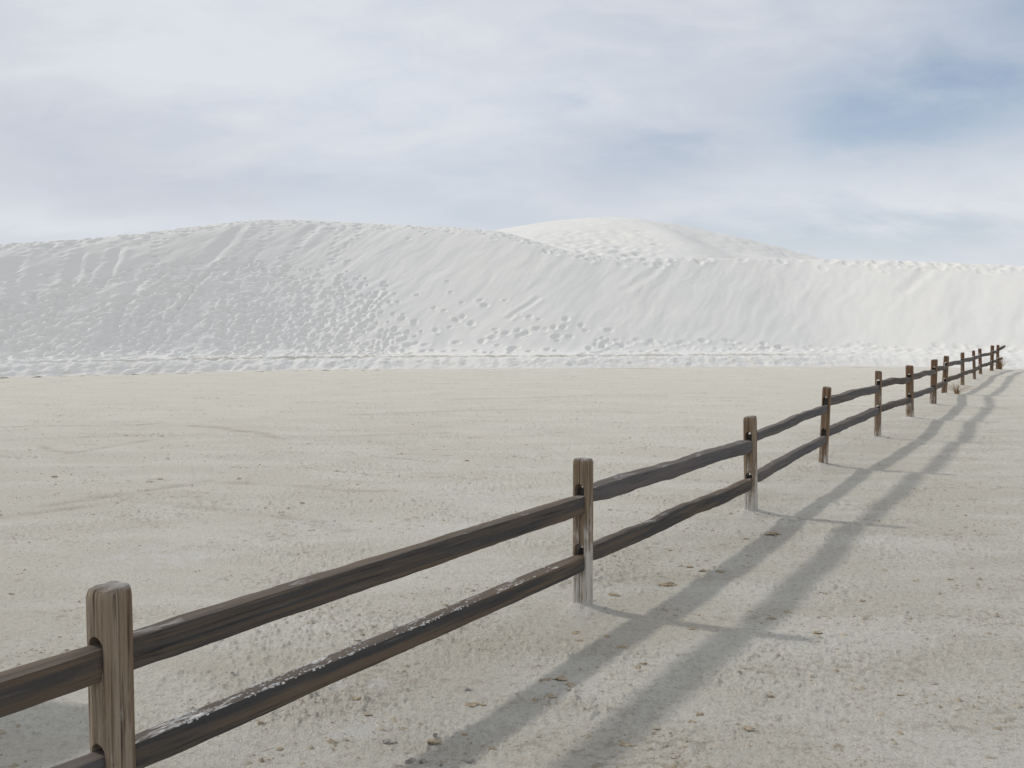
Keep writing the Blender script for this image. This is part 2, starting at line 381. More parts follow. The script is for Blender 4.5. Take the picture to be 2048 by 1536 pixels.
def crest_h(x):
    o = 0
    for k in (-0.5, 0, 0.5): o = o + np.interp(x + k, cX, cH)
    return o / 3
def dune_base(x, t):
    """height of the front dune t metres behind its foot"""
    hc = crest_h(x); L = (hc - 0.5) / SL
    u = (t - 1.5) / L
    rnd = np.interp(x, [-20, -4, 1.5, 4, 30], [0.11, 0.10, 0.05, 0.022, 0.022])       # crest: rounded on the left, an edge on the right
    e = 0.14
    lin = lambda v: np.where(v < 0, 0, np.where(v < e, v * v / (2 * e), v - e / 2)) / (1 - e / 2)
    body = lin(u)
    # soft minimum with 1 for the crest
    k = rnd; body = 0.5 * (body + 1 - np.sqrt((body - 1) ** 2 + 4 * k * k * 0.25)) + 0.5 * k * np.exp(-np.abs(u - 1) * 6) * 0
    z = 0.5 + (hc - 0.5) * body * (1 + 0.55 * k)
    berm = 0.395 * sstep(-0.2, 0.88, t) + 0.075 * np.interp(x, [-20, -17, 12, 16], [0, 1, 1, 0]) * sstep(0.90, 1.03, t) + 0.03 * sstep(1.0, 1.6, t) + 0.075 * np.interp(x, [-20, -17, 12, 16], [1, 0, 0, 1]) * sstep(0.6, 1.6, t)
    z = np.where(t < 1.5, berm, z)
    back = np.maximum(0, t - 1.5 - L * 1.02)
    return z - 0.05 * back - 0.0022 * back ** 2 * np.interp(x, [-10, 2, 6], [1, 1, 0.2]), u, L
xs = np.concatenate([-np.geomspace(25.5, 78, 40)[::-1], np.arange(-25, 25.001, 0.042), np.geomspace(25.5, 78, 40)])
ts = np.concatenate([np.arange(-0.5, 13.6, 0.042), 13.6 + np.cumsum(np.linspace(0.07, 0.9, 34))])
DX, DT = np.meshgrid(xs, ts)
FT = foot(xs)[None, :]
edge = 0.10 * perlin(DX * 0.9, DX * 0 + 3.3, 5) + 0.05 * perlin(DX * 3.1, DX * 0 + 1.3, 6)
edge = edge * np.exp(-np.clip(DT, 0, None) / 1.2)
DY = FT + DT
DZ, U, L = dune_base(DX, DT + edge)
PX = 1024 + F * CA * DX / DY
face = sstep(0.0, 0.08, U) * sstep(1.04, 0.94, U)
tramp = sstep(1, 0, (U - np.interp(PX, [0, 250, 500, 700, 830], [0.66, 0.64, 0.60, 0.48, 0.0])) / 0.15 + 0.5) * sstep(840, 740, PX)
# slanting sheets, gullies and slide marks on the slip face
sl = 0.52
A_ = DX * sl + DT; B_ = DX - DT * sl
wob = 0.25 * perlin(A_ * 0.5, B_ * 0.5, 51)
s1 = fbm(A_ * 0.16, (B_ + wob) * 0.75, 3, 52, 0.55)
s2 = fbm(A_ * 0.85, (B_ + wob) * 1.9, 3, 57, 0.55)
s3 = fbm(A_ * 0.9, (B_ + wob) * 6.0, 2, 58, 0.6)
rid = 1 - np.abs(perlin(A_ * 0.30, (B_ + wob) * 1.0, 59)) * 2
pm = 0.35 + 0.9 * sstep(-0.3, 0.4, perlin(DX * 0.22, DT * 0.3, 62))
streak = 0.048 * s1 + pm * (0.012 * s2 + 0.0016 * s3) + 0.003 * np.maximum(0, rid - 0.45)
calm = np.interp(PX, [0, 700, 1000, 2048], [0.85, 0.85, 0.68, 0.68])
DZ = DZ + streak * face * (1 - 0.55 * tramp) * calm
DZ = DZ + 0.03 * perlin(DX * 0.6, DT * 0.6, 61) * sstep(0.0, 0.3, U)
# churned toe
toe = sstep(-0.15, 0.15, DT + edge) * sstep(1.65, 1.1, DT)
DZ = DZ + toe * (0.032 * fbm(DX * 2.6, DT * 3.2, 4, 63, 0.55) + 0.01 * fbm(DX * 11, DT * 11, 2, 64))
DZ = DZ + tramp * 0.03 * fbm(DX * 2.2, DT * 2.0, 4, 66, 0.6)
topz = sstep(0.90, 1.0, U)
DZ = DZ + topz * 0.008 * fbm(DX * 2.0, DT * 1.4, 3, 67, 0.6)

X0, T0, DS = -25.0, -0.5, 0.042
i0 = int(np.argmin(np.abs(xs - X0)))
rngn = np.random.default_rng(7)
def stamp(Z, x, t, a, b, depth, ang, x0=X0, t0=T0, ds=DS, off=0, nx=None, nt=None):
    """a trodden pit with sand pushed up on its downhill rim"""
    R = 2.3 * max(a, b)
    c0 = off + int((x - R - x0) / ds); c1 = off + int((x + R - x0) / ds) + 2
    r0 = int((t - R - t0) / ds); r1 = int((t + R - t0) / ds) + 2
    c0 = max(c0, 0); r0 = max(r0, 0); c1 = min(c1, nx or 10 ** 6); r1 = min(r1, nt or 10 ** 6)
    if c1 <= c0 or r1 <= r0: return
    xx = x0 + (np.arange(c0, c1) - off) * ds - x; tt = t0 + np.arange(r0, r1) * ds - t
    xx, tt = np.meshgrid(xx, tt)
    ca, sa = math.cos(ang), math.sin(ang)
    p = (xx * ca + tt * sa) / a; q = (-xx * sa + tt * ca) / b
    r2 = p * p + q * q
    pit = -np.exp(-r2 ** 2.2); rim = 0.40 * np.exp(-((p) ** 2 * 0.8 + (q + 1.30) ** 2 * 2.6)) + 0.14 * np.exp(-(np.sqrt(r2) - 1.35) ** 2 * 7)
    if isinstance(Z, tuple):                 # overlapping prints do not dig deeper: keep the lowest pit and the highest rim
        P_, R_m = Z; sl_ = (slice(r0, r1), slice(c0, c1))
        P_[sl_] = np.minimum(P_[sl_], depth * pit); R_m[sl_] = np.maximum(R_m[sl_], depth * rim)
    else:
        Z[r0:r1, c0:c1] += 0.5 * depth * (pit + rim)
def xt_of(px, u):
    """place on the face for a photo column and a fraction of the way up"""
    x = (px - 1024) / F * 40.0
    for _ in range(6):
        h = float(crest_h(x)); t = 1.5 + u * (h - 0.5) / SL; y = float(foot(x)) + t
        x = (px - 1024) / (F * CA) * y
    return x, t
fmax = lambda px: float(np.interp(px, [0, 250, 500, 700, 830], [0.68, 0.66, 0.62, 0.50, 0.1]))
nt_max = int((13.5 + 0.5) / DS); nx_max = i0 + int(50 / DS)
def st(px, u, a, b, d, ang):
    x, t = xt_of(px, u); stamp(DZ, x, t, a, b, d, ang, off=i0, nx=nx_max, nt=nt_max)
PIT, RIM = np.zeros_like(DZ), np.zeros_like(DZ)
for gx in np.arange(-19.5, -2.6, 0.235):     # trampled lower left: prints side by side
    for gt in np.arange(1.35, 9.5, 0.215):
        x = gx + rngn.uniform(-0.11, 0.11); t = gt + rngn.uniform(-0.10, 0.10)
        px = 1024 + F * CA * x / (float(foot(x)) + t); u = (t - 1.5) / ((float(crest_h(x)) - 0.5) / SL)
        wgt = float(sstep(0.14, -0.14, u - np.interp(px, [0, 250, 500, 700, 780, 830], [0.60, 0.60, 0.58, 0.50, 0.42, 0.36])) * sstep(850, 740, px - 20 * math.sin(u * 14)))
        n_ = float(perlin(x * 0.55, t * 0.45 - x * 0.3, 99))
        if rngn.random() > wgt * (0.92 if n_ > -0.22 else 0.25) + 0.02 * (u < 0.9): continue
        q = rngn.uniform(0.75, 1.3)
        stamp((PIT, RIM), x, t, 0.082 * q, 0.122 * q, float(np.interp(px, [0, 450, 800], [0.088, 0.078, 0.060])) * q, rngn.normal(-0.6, 0.35), off=i0, nx=nx_max, nt=nt_max)
DZ += PIT + 0.8 * RIM
for k in range(85):                        # scattered deep prints in the middle
    px = rngn.uniform(770, 1240); u = rngn.uniform(0.0, 1) ** 1.3 * np.interp(px, [770, 1000, 1240], [0.46, 0.46, 0.25])
    s = rngn.uniform(0.8, 1.45); st(px, u, 0.105 * s, 0.15 * s, 0.095 * s, rngn.normal(-0.9, 0.5))
for k in range(230):                       # low prints on the right
    px = rngn.uniform(1180, 2048); u = rngn.uniform(-0.04, 0.15) * (1.2 if px < 1500 else 1.0)
    s = rngn.uniform(0.7, 1.4); st(px, u, 0.12 * s, 0.14 * s, 0.06 * s, rngn.normal(0.6, 0.5))
for k in range(520):                       # the trodden top
    px = rngn.uniform(-40, 1060); u = 1 + rngn.normal(0.02, 0.055)
    s = rngn.uniform(0.8, 1.5); st(px, u, 0.11 * s, 0.12 * s, 0.05 * s, rngn.normal(0.4, 0.6))
for k in range(120):                       # notches kicked in the sharp edge
    px = rngn.uniform(1060, 2048)
    if 1410 < px < 1540 and rngn.random() < 0.85: continue
    u = 1 - abs(rngn.normal(0.0, 0.05)); s = rngn.uniform(0.8, 1.7); st(px, u, 0.11 * s, 0.18 * s, 0.06 * s, rngn.normal(0.4, 0.4))
def trail(p0, p1, n, s, d, jit=0.10):       # a line of steps or a slide groove between two (px, u)
    for k in range(n):
        f = k / max(1, n - 1); px = p0[0] + (p1[0] - p0[0]) * f; u = p0[1] + (p1[1] - p0[1]) * f
        st(px + rngn.normal(0, jit * 30), u + rngn.normal(0, 0.004), 0.11 * s, 0.19 * s, d, rngn.normal(-0.5, 0.2))
for a, b, n in [((560, .95), (450, .30), 30), ((520, .97), (480, .72), 12), ((640, .9), (520, .45), 22), ((720, .93), (640, .5), 20), ((250, .9), (195, .55), 18),
                ((60, .9), (20, .4), 18), ((330, .9), (300, .6), 12), ((430, .72), (250, .55), 18), ((120, .9), (150, .6), 14), ((690, .95), (655, .62), 14)]:
    trail(a, b, int(n * 0.7), 1.0, 0.042, 0.16)
def groove(p0, p1, wd, depth):
    (xa, ta), (xb, tb) = xt_of(*p0), xt_of(*p1)
    c0 = max(0, i0 + int((min(xa, xb) - 1.5 - X0) / DS)); c1 = i0 + int((max(xa, xb) + 1.5 - X0) / DS)
    sub = (slice(0, nt_max), slice(c0, c1))
    wv = 0.07 * perlin(DX[sub] * 1.3, DT[sub] * 1.3, 17)
    d, f = seg_dist((DX[sub] + wv, DT[sub]), (xa, ta), (xb, tb))
    sgn = np.sign((DX[sub] - xa) * (tb - ta) - (DT[sub] - ta) * (xb - xa))
    fade = sstep(0, 0.12, f) * sstep(1, 0.88, f)
    DZ[sub] += 0.65 * depth * fade * (-np.exp(-(d / wd) ** 2) + 0.7 * np.exp(-((d - 1.9 * wd) / wd) ** 2))
for a, b, w, d in [((500, .97), (410, .62), .22, .07), ((246, .86), (214, .55), .14, .08), ((168, .85), (128, .40), .16, .08), ((412, .56), (335, .25), .10, .10),
                   ((282, .57), (205, .12), .20, .07), ((765, .45), (690, .18), .10, .09), ((780, .46), (715, .24), .08, .07), ((40, .85), (25, .6), .2, .06),
                   ((1085, .5), (1010, .28), .12, .05), ((1330, .93), (1240, .6), .2, .04), ((1850, .9), (1800, .62), .2, .05), ((640, .95), (590, .75), .2, .06)]:
    groove(a, b, w, d)
# dirt lines where the plough cut into the toe
ln = np.exp(-((DT + edge - 0.97) / 0.065) ** 2) * sstep(-0.35, 0.25, perlin(DX * 1.1, DT * 3, 34) + 0.4 * perlin(DX * 6, DT * 8, 35) + 0.15)
ln = ln * np.interp(PX, [0, 120, 420, 1500, 1700], [0.0, 0.1, 0.75, 0.65, 0.0])
pt = toe * sstep(0.15, 0.6, fbm(DX * 2.4, DT * 4, 3, 36, 0.6)) * np.interp(PX, [0, 60, 300, 1150, 1300, 1500, 1700], [0.2, 0.5, 0.45, 0.3, 0.55, 0.5, 0.15])
dirt = np.clip(np.maximum(0.75 * ln, 0.5 * pt), 0, 1)
dirt = np.maximum(dirt, 0.35 * sstep(0.12, -0.15, DT + edge))
me = grid_mesh('front_dune', np.stack([DX, DY, DZ], -1), attrs={'dirt': dirt})
tag(link('front_dune', me, M_DUNE), kind='structure')

# the dune behind, with a trodden shoulder
RX = np.array([-60, -25, -10, -0.2, 3, 6.5, 10, 12.7, 15.5, 18.6, 21, 24, 32, 45, 70.0])
RH = np.array([5, 6.2, 7.6, 8.75, 9.4, 9.72, 9.58, 9.1, 8.6, 7.9, 7.2, 6.3, 4.6, 4.2, 4.0])
bx = np.concatenate([np.linspace(-60, -10.5, 50), np.arange(-10, 34, 0.115), np.linspace(34.5, 70, 36)])
by = np.concatenate([np.arange(49, 82, 0.115), np.linspace(82.5, 120, 30)])
BX, BY = np.meshgrid(bx, by)
rh = smooth_interp(BX, RX, RH)
yr = 78 + 0 * BX
v = np.clip((BY - 51) / (yr - 51), 0, None)
rise = np.where(v < 1, (1 - (1 - np.clip(v, 0, 1)) ** 1.7), 1 - 0.25 * (v - 1) - 0.6 * (v - 1) ** 2)
BZ = 4.2 + (rh - 4.2) * rise - 0.5 * sstep(53, 49, BY)
BZ = BZ + 0.10 * fbm(BX * 0.25, BY * 0.2, 3, 101)
# slip face hollow on its right flank
hol = sstep(9.0, 15.5, BX + 0.10 * (BY - 60)) * sstep(76.5, 69, BY) * sstep(28, 20, BX); BZ = BZ - 1.35 * hol
bt = sstep(-0.1, 0.4, perlin(BX * 0.12, BY * 0.12, 103) + 0.25)
BZ = BZ + 0.02 * bt * fbm(BX * 1.3, BY * 0.9, 3, 104, 0.6)
for k in range(900):
    px = rngn.uniform(950, 1650); y = rngn.uniform(51, 77); x = (px - 1024) / F * y
    if (px < 1330 and y > 62) or (px > 1330 and y < 66 and rngn.random() < .85): continue
    if rngn.random() < 0.5: px = rngn.uniform(1000, 1330); y = rngn.uniform(51, 62); x = (px - 1024) / F * y
    s = rngn.uniform(0.8, 1.6); ix = 50; 
    stamp(BZ, x, y, 0.18 * s, 0.30 * s, (0.085 if y < 58 else 0.045) * s, rngn.normal(0.5, 0.5), x0=-10, t0=49, ds=0.115, off=50, nx=430, nt=280)
me = grid_mesh('back_dune', np.stack([BX, BY, BZ], -1), attrs={'dirt': np.zeros_like(BZ)})
tag(link('back_dune', me, M_DUNE), kind='structure')
# a far dune whose shoulder shows over the crest on the right, and low dunes along the horizon
fxs = np.linspace(-160, 260, 211); fys = np.linspace(128, 240, 57)
QX, QY = np.meshgrid(fxs, fys)
ridge = 2.0 + 9.3 * np.exp(-((QX - 88) / 22) ** 2) + 4.0 * np.exp(-((QX - 160) / 40) ** 2) + 1.2 * fbm(QX * 0.03, QX * 0, 3, 111)
QZ = ridge * np.sin(np.clip((QY - 128) / 112, 0, 1) * math.pi) ** 0.9 - 0.05
me = grid_mesh('far_dune', np.stack([QX, QY, QZ], -1), attrs={'dirt': np.zeros_like(QZ)})
tag(link('far_dune', me, M_DUNE), kind='structure')

# ------------------------------------------------------------------ the split rail fence
def set_attr(me, name, vals):
    a = me.attributes.get(name) or me.attributes.new(name, 'FLOAT', 'POINT')
    a.data.foreach_set('value', np.asarray(vals, dtype=np.float32))
def tube_mesh(name, rings, cap=True):
    P = np.array(rings); n, m, _ = P.shape
    verts = P.reshape(-1, 3).tolist(); faces = []
    for i in range(n - 1):
        for j in range(m):
            k = (j + 1) % m; faces.append((i * m + j, i * m + k, (i + 1) * m + k, (i + 1) * m + j))
    if cap:
        faces.append(tuple(range(m))[::-1]); faces.append(tuple((n - 1) * m + j for j in range(m)))
    me = bpy.data.meshes.new(name); me.from_pydata(verts, [], faces); me.update(); return me
def stadium(half_w, z0, z1, l, n=8):
    """cutter for a mortise: a round-ended slot running along local x"""
    pts = []
    for k in range(n + 1): a = math.pi * k / n; pts.append((half_w * math.cos(a), z1 - half_w + half_w * math.sin(a)))
    for k in range(n + 1): a = math.pi + math.pi * k / n; pts.append((half_w * math.cos(a), z0 + half_w + half_w * math.sin(a)))
    return tube_mesh('slot', [[(-l, y, z) for y, z in pts], [(l, y, z) for y, z in pts]])

fence = bpy.data.objects.new('split_rail_fence', None); COL.objects.link(fence)
fence.location = (*posts[1]['base'], 0); fence.empty_display_size = 0.2
tag(fence, 'weathered two-rail wooden split rail fence running across the pale sand to the dune', 'fence')
inv = Matrix.Translation((-fence.location.x, -fence.location.y, 0))
def to_fence(o, mat4): o.parent = fence; o.matrix_local = inv @ mat4

def build_post(i, p):
    rs = np.random.default_rng(300 + i)
    a = posts[max(0, i - 1)]['base']; b = posts[min(len(posts) - 1, i + 1)]['base']
    ang = math.atan2(b[1] - a[1], b[0] - a[0])
    if i in (0, 1): ang = math.atan2(ad[1], ad[0])
    ang += rs.normal(0, 0.06)
    H = p['top'][2]; w = p['w'] / 2
    near = i <= 4
    m = 96 if i in (1, 2, 3) else (48 if near else 28)
    lv = list(np.linspace(-0.30, 0, 3)[:-1]) + list(np.linspace(0, H - 0.03, 46 if near else 18)) + [H - 0.018, H - 0.008, H - 0.001, H + 0.002]
    inset = [1.0] * (len(lv) - 4) + [0.975, 0.93, 0.86, 0.60]
    crack = [(rs.uniform(-0.15, 0.15) + math.pi, 0.022 if i == 2 else (0.012 if i in (1, 3) else 0.006), 0.0), (rs.uniform(-0.4, 0.4) - math.pi / 2, 0.007, 0.25), (math.pi * 0.80, 0.004, 0.4)]
    if near: crack += [(rs.uniform(0, 2 * math.pi), rs.uniform(0.0025, 0.006), rs.uniform(-0.1, 0.5)) for _ in range(9)]
    rings = []
    ph = rs.uniform(0, 6.28, 6)
    for z, ins in zip(lv, inset):
        ring = []
        fl = 1 + 0.10 * math.exp(-max(z, 0) / 0.10) * (1 if i in (2, 3, 9) else 0.5)
        for j in range(m):
            th = 2 * math.pi * j / m
            c, s = math.cos(th), math.sin(th)
            n_ = 6.0
            rad = (abs(c) ** n_ + abs(s) ** n_) ** (-1 / n_)
            rad = min(rad, 1.27)
            rad *= 1 + 0.018 * math.sin(3 * th + ph[0] + z * 2) + 0.012 * math.sin(7 * th + ph[1] + 3 * z) + 0.012 * math.sin(13 * th + ph[2] + 1.2 * z)
            rad *= 1 + 0.02 * float(perlin(np.array([z * 5 + i]), np.array([th * 1.5]), 7)[0])
            if z < 0.25: rad *= 1 + 0.05 * float(perlin(np.array([z * 14 + i]), np.array([th * 5]), 9)[0]) * (1 - max(z, 0) / 0.25)
            rr_ = w * rad * ins * fl
            for ca_, dp, zlo in crack:
                dth = (th - ca_ + math.pi) % (2 * math.pi) - math.pi
                if z > zlo: rr_ -= dp * math.exp(-(dth / (0.045 if i in (1, 2, 3) else 0.09)) ** 2) * (0.5 + 0.5 * min(1, z / H))
            zz = z + (0.004 * math.sin(th + ph[3]) + 0.0015 * math.sin(5 * th + ph[4])) * (1 if ins < 1 else 0)
            ring.append((rr_ * c, rr_ * s, zz))
        rings.append(ring)
    me = tube_mesh('post', rings)
    tmp = bpy.data.objects.new('tmp', me); COL.objects.link(tmp)
    cutters = []
    for lo, hi in ((2, 3), (0, 1)):
        c0 = min(p['r'][lo], p['r'][hi]); c1 = max(p['r'][lo], p['r'][hi])
        z0, z1 = c0 - 0.047, c1 + (0.080 if i in (1, 2) else 0.064)
        z1 = min(z1, H - 0.05)
        co = bpy.data.objects.new('cut', stadium(0.030 if w < 0.055 else 0.034, z0, z1, 0.2)); COL.objects.link(co); cutters.append(co)
        md = tmp.modifiers.new('b', 'BOOLEAN'); md.object = co; md.operation = 'DIFFERENCE'; md.solver = 'EXACT'
    bpy.context.view_layer.update()
    ev = tmp.evaluated_get(bpy.context.evaluated_depsgraph_get())
    out = bpy.data.meshes.new_from_object(ev); out.name = 'post'
    bpy.data.objects.remove(tmp)
    for c in cutters: bpy.data.objects.remove(c)
    out.materials.clear()
    co = np.zeros(len(out.vertices) * 3); out.vertices.foreach_get('co', co); co = co.reshape(-1, 3)
    set_attr(out, 'brown', np.clip(p['brown'] * (0.55 + 0.6 * np.clip(co[:, 2] / H, 0, 1)), 0, 1))
    set_attr(out, 'saltline', p['salt'] * np.clip(1.08 - co[:, 2] / (0.80 * H), 0, 1))
    set_attr(out, 'endgrain', np.clip((co[:, 2] - (H - 0.012)) / 0.012, 0, 1))
    o = link('post', out, M_POST)
    out.set_sharp_from_angle(angle=math.radians(40))
    lean = Vector((p['top'][0] - p['base'][0], 0, H)).normalized()
    q = Vector((0, 0, 1)).rotation_difference(lean)
    to_fence(o, Matrix.Translation((*p['base'], 0)) @ q.to_matrix().to_4x4() @ Matrix.Rotation(ang, 4, 'Z'))
    return ang
angs = [build_post(i, p) for i, p in enumerate(posts)]

def build_rail(A, B, tall, thick, seed, wav, salt, straight=False, end_taper=True, crust=False):
    rs = np.random.default_rng(seed)
    A = Vector(A); B = Vector(B); d = B - A; Ln = d.length; xdir = d.normalized()
    zdir = Vector((0, 0, 1)); ydir = zdir.cross(xdir).normalized(); zdir = xdir.cross(ydir)
    n = 90; m = 36; o1, o2, o3, o4 = rs.uniform(0, 100, 4)
    twist = rs.normal(0, 0.15)
    s = np.linspace(0, 1, n); xl = s * Ln
    env = np.sin(np.pi * s) ** 0.6
    cz = wav * env * (perlin(xl * 0.75 + o1, xl * 0, 1) * 1.6 + 0.3 * perlin(xl * 2.1 + o2, xl * 0, 2))
    cy = wav * 0.8 * env * perlin(xl * 0.8 + o3, xl * 0, 3) * 1.4
    irr = 0.2 if straight else 1.0
    hz = tall / 2 * (1 + 0.16 * irr * perlin(xl * 1.6 + o4, xl * 0, 4) + 0.09 * irr * perlin(xl * 5.0 + o1, xl * 0, 5))
    hy = thick / 2 * (1 + 0.14 * irr * perlin(xl * 1.5 + o2, xl * 0 + 9, 6))
    tp = np.minimum(xl, Ln - xl); tap = (0.85 + 0.15 * sstep(0.03, 0.22, tp) if straight else 0.66 + 0.34 * sstep(0.03, 0.22, tp)) if end_taper else np.ones(n)
    tapz = np.ones(n) * 0.97 if straight else 0.86 + 0.14 * sstep(0.03, 0.30, tp)
    rings = []
    th = 2 * np.pi * (np.arange(m) + 0.5) / m
    c, sn = np.cos(th), np.sin(th); ne = 16.0 if straight else 8.0
    rad = (np.abs(c) ** ne + np.abs(sn) ** ne) ** (-1 / ne)
    shp = 1 + 0.06 * irr * np.sin(2 * th + o1) + 0.05 * irr * np.sin(3 * th + o2)
    for k in range(n):
        nz = 1 + 0.035 * perlin(np.full(m, xl[k] * 5), th * 1.6 + o3, 8) + 0.022 * perlin(np.full(m, xl[k] * 19), th * 3 + o4, 9) - 0.07 * np.maximum(0, perlin(np.full(m, xl[k] * 0.9), th * 5.5 + o2, 10) - 0.15)
        yy = c * rad * shp * nz * hy[k] * tap[k]; zz = sn * rad * shp * nz * hz[k] * tapz[k]
        tw = twist * (s[k] - 0.5) * env[k]
        rings.append(np.stack([np.full(m, xl[k]), cy[k] + yy * math.cos(tw) - zz * math.sin(tw), cz[k] + zz * math.cos(tw) + yy * math.sin(tw)], -1))
    me = tube_mesh('rail', rings); set_attr(me, 'salt', np.full(len(me.vertices), salt))
    o = link('rail', me, M_RAIL); me.set_sharp_from_angle(angle=math.radians(32))
    Mx = Matrix((xdir, ydir, zdir)).transposed().to_4x4(); Mx.translation = A
    to_fence(o, Mx)
    if crust:
        V, Fc = [], []
        rings = np.array(rings)
        cl = rs.uniform(0.05, 0.62, 16)
        for q in range(420):
            f = float(np.clip(cl[q % 16] + rs.normal(0, 0.016), 0.03, 0.96)) if q < 360 else rs.uniform(0.05, 0.93); k = int(f * (n - 1)); rg = rings[k]
            e = rg[:, 1].max() * rs.choice([0.80, 0.55, -0.1, -0.75], p=[0.3, 0.12, 0.13, 0.45]) + rs.normal(0, 0.005)
            up_ = rg[rg[:, 2] > cz[k]]; zt = up_[np.argmin(np.abs(up_[:, 1] - e)), 2]
            if zt < rg[:, 2].max() - 0.007: continue
            la, lb_, lh = 0.004 * math.exp(rs.normal(0.6, 0.55)), 0.0026 * math.exp(rs.normal(0.2, 0.4)), rs.uniform(0.001, 0.003)
            bi = len(V); nn = 6
            for ring_s, hz_ in ((1.0, -0.003), (0.75, 0.7 * lh), (0.3, lh)):
                for j in range(nn):
                    a_ = 2 * math.pi * j / nn; rj = ring_s * rs.uniform(0.65, 1.25)
                    V.append((f * Ln + la * rj * math.cos(a_), e + lb_ * rj * math.sin(a_), zt + hz_ * rs.uniform(0.7, 1.2)))
            for l_ in range(2):
                for j in range(nn):
                    j2 = (j + 1) % nn; Fc.append((bi + l_ * nn + j, bi + l_ * nn + j2, bi + (l_ + 1) * nn + j2, bi + (l_ + 1) * nn + j))
            Fc.append(tuple(bi + 2 * nn + j for j in range(nn)))
        cm = bpy.data.meshes.new('salt_crust'); cm.from_pydata(V, [], Fc); cm.update()
        co_ = link('salt_crust', cm, M_SALT, o); co_['kind'] = 'stuff'
    return o
SIZES = {0: (0.106, 0.070), 1: (0.110, 0.074), 2: (0.105, 0.085), 3: (0.086, 0.075), 4: (0.100, 0.080)}
for i in range(len(posts) - 1):
    p, q = posts[i], posts[i + 1]
    (xa, ya), (xb, yb) = p['base'], q['base']
    d = Vector((xb - xa, yb - ya, 0)).normalized()
    side = Vector((d.y, -d.x, 0))
    for lev in (0, 1):
        za = p['r'][1 + 2 * lev]; zb = q['r'][2 * lev]
        la = (p['top'][0] - xa) * za / p['top'][2]; lb = (q['top'][0] - xb) * zb / q['top'][2]
        A = Vector((xa + la, ya, za)) + d * 0.006 - side * 0.002; B = Vector((xb + lb, yb, zb)) - d * 0.006 + side * 0.002
        tl, tk = SIZES.get(i, (0.098, 0.078))
        if i == 1 and lev == 1: tl, tk = 0.094, 0.080
        wav = 0.003 if i <= 1 else 0.012
        salt = (0.25 if lev == 0 else (1.0 if i in (0, 1) else 0.35))
        if i >= 3: salt *= 0.35
        build_rail(A, B, tl, tk, 500 + 7 * i + lev, wav, salt, straight=i <= 1, crust=(i == 1 and lev == 1))
# the last rails run on from the end post into the dune
p = posts[-1]; d = Vector((posts[-1]['base'][0] - posts[-3]['base'][0], posts[-1]['base'][1] - posts[-3]['base'][1], 0)).normalized()
for lev, slope, ln_ in ((0, 0.42, 0.36), (1, 0.2, 0.22)):
    za = p['r'][1 + 2 * lev]; A = Vector((p['base'][0], p['base'][1], za)) + d * 0.006
    dirn = Vector((0.93, 0.36, slope)).normalized()
    build_rail(A, A + dirn * ln_, 0.09, 0.08, 700 + lev, 0.004, 0.0)

# ------------------------------------------------------------------ dry grass
def tuft(name, px, py, n, h, spread, seed, label, Z=0.0):
    rs = np.random.default_rng(seed); x, y = ground_at(px, py)
    V, Fc = [], []
    for k in range(n):
        a = rs.uniform(0, 2 * math.pi); r0 = rs.uniform(0, 0.05); lean = abs(rs.normal(0, 1)) * spread; hh = h * rs.uniform(0.45, 1.1)
        wd = rs.uniform(0.003, 0.0055); cx, cy = r0 * math.cos(a), r0 * math.sin(a); ca, sa = math.cos(a), math.sin(a)
        b = len(V)
        for q in range(5):
            f = q / 4; rad = lean * f ** 1.6; z = hh * (f - 0.25 * f * f * min(1, lean / h))
            w_ = wd * (1 - 0.85 * f); jx, jy = rs.normal(0, 0.006, 2)
            cx2, cy2 = cx + ca * rad + jx, cy + sa * rad + jy
            V += [(cx2 - sa * w_, cy2 + ca * w_, z - 0.01), (cx2 + sa * w_, cy2 - ca * w_, z - 0.01), (cx2 + ca * w_ * 0.8, cy2 + sa * w_ * 0.8, z - 0.006)]
        for q in range(4):
            for e in range(3):
                f2 = (e + 1) % 3; Fc.append((b + 3 * q + e, b + 3 * q + f2, b + 3 * q + 3 + f2, b + 3 * q + 3 + e))
    me = bpy.data.meshes.new(name); me.from_pydata(V, [], Fc); me.update()
    o = link(name, me, M_GRASS, smooth=False); o.location = (x, y, Z); tag(o, label, 'grass tuft'); return o
tuft('grass_tuft', 1914, 788, 75, 0.36, 0.22, 1, 'low spiky tuft of dry brown grass spreading on the sand between two fence posts')
tuft('grass_tuft', 2000, 740, 200, 0.52, 0.16, 2, 'taller bushy clump of dry orange grass hiding the foot of the last fence post')

# ------------------------------------------------------------------ bits lying on the hardpan
def lump_mesh(name, seed, a, b, h, jag):
    bm = bmesh.new(); bmesh.ops.create_icosphere(bm, subdivisions=2, radius=1.0)
    rs = np.random.default_rng(seed)
    ox, oy = rs.uniform(0, 50, 2)
    for v in bm.verts:
        k = 1 + jag * (float(perlin(v.co.x * 1.7 + ox + v.co.z, v.co.y * 1.7 + oy, 3)) + 0.7 * float(perlin(v.co.x * 4.1 + oy, v.co.y * 4.1 + ox + v.co.z * 2, 4)))
        v.co = Vector((v.co.x * a * k, v.co.y * b * k, (v.co.z * k + 0.45) * h))
    me = bpy.data.meshes.new(name); bm.to_mesh(me); bm.free(); return me
def ground_z(x, y):
    return float(ground_height(np.array([x]), np.array([y]), None)[0])
def put_bit(name, px, py, wpx, hpx, rot, mat, label, cat, group, seed, jag=0.7):
    x, y = ground_at(px, py); s = y / F
    a = wpx * s / 2; b = a * random.Random(seed).uniform(0.45, 0.8); h = hpx * s * 0.40
    me = lump_mesh(name, seed, a, b, h, jag); o = link(name, me, mat, smooth=False)
    o.location = (x, y, ground_z(x, y)); o.rotation_euler = (0, 0, rot); tag(o, label, cat, group)
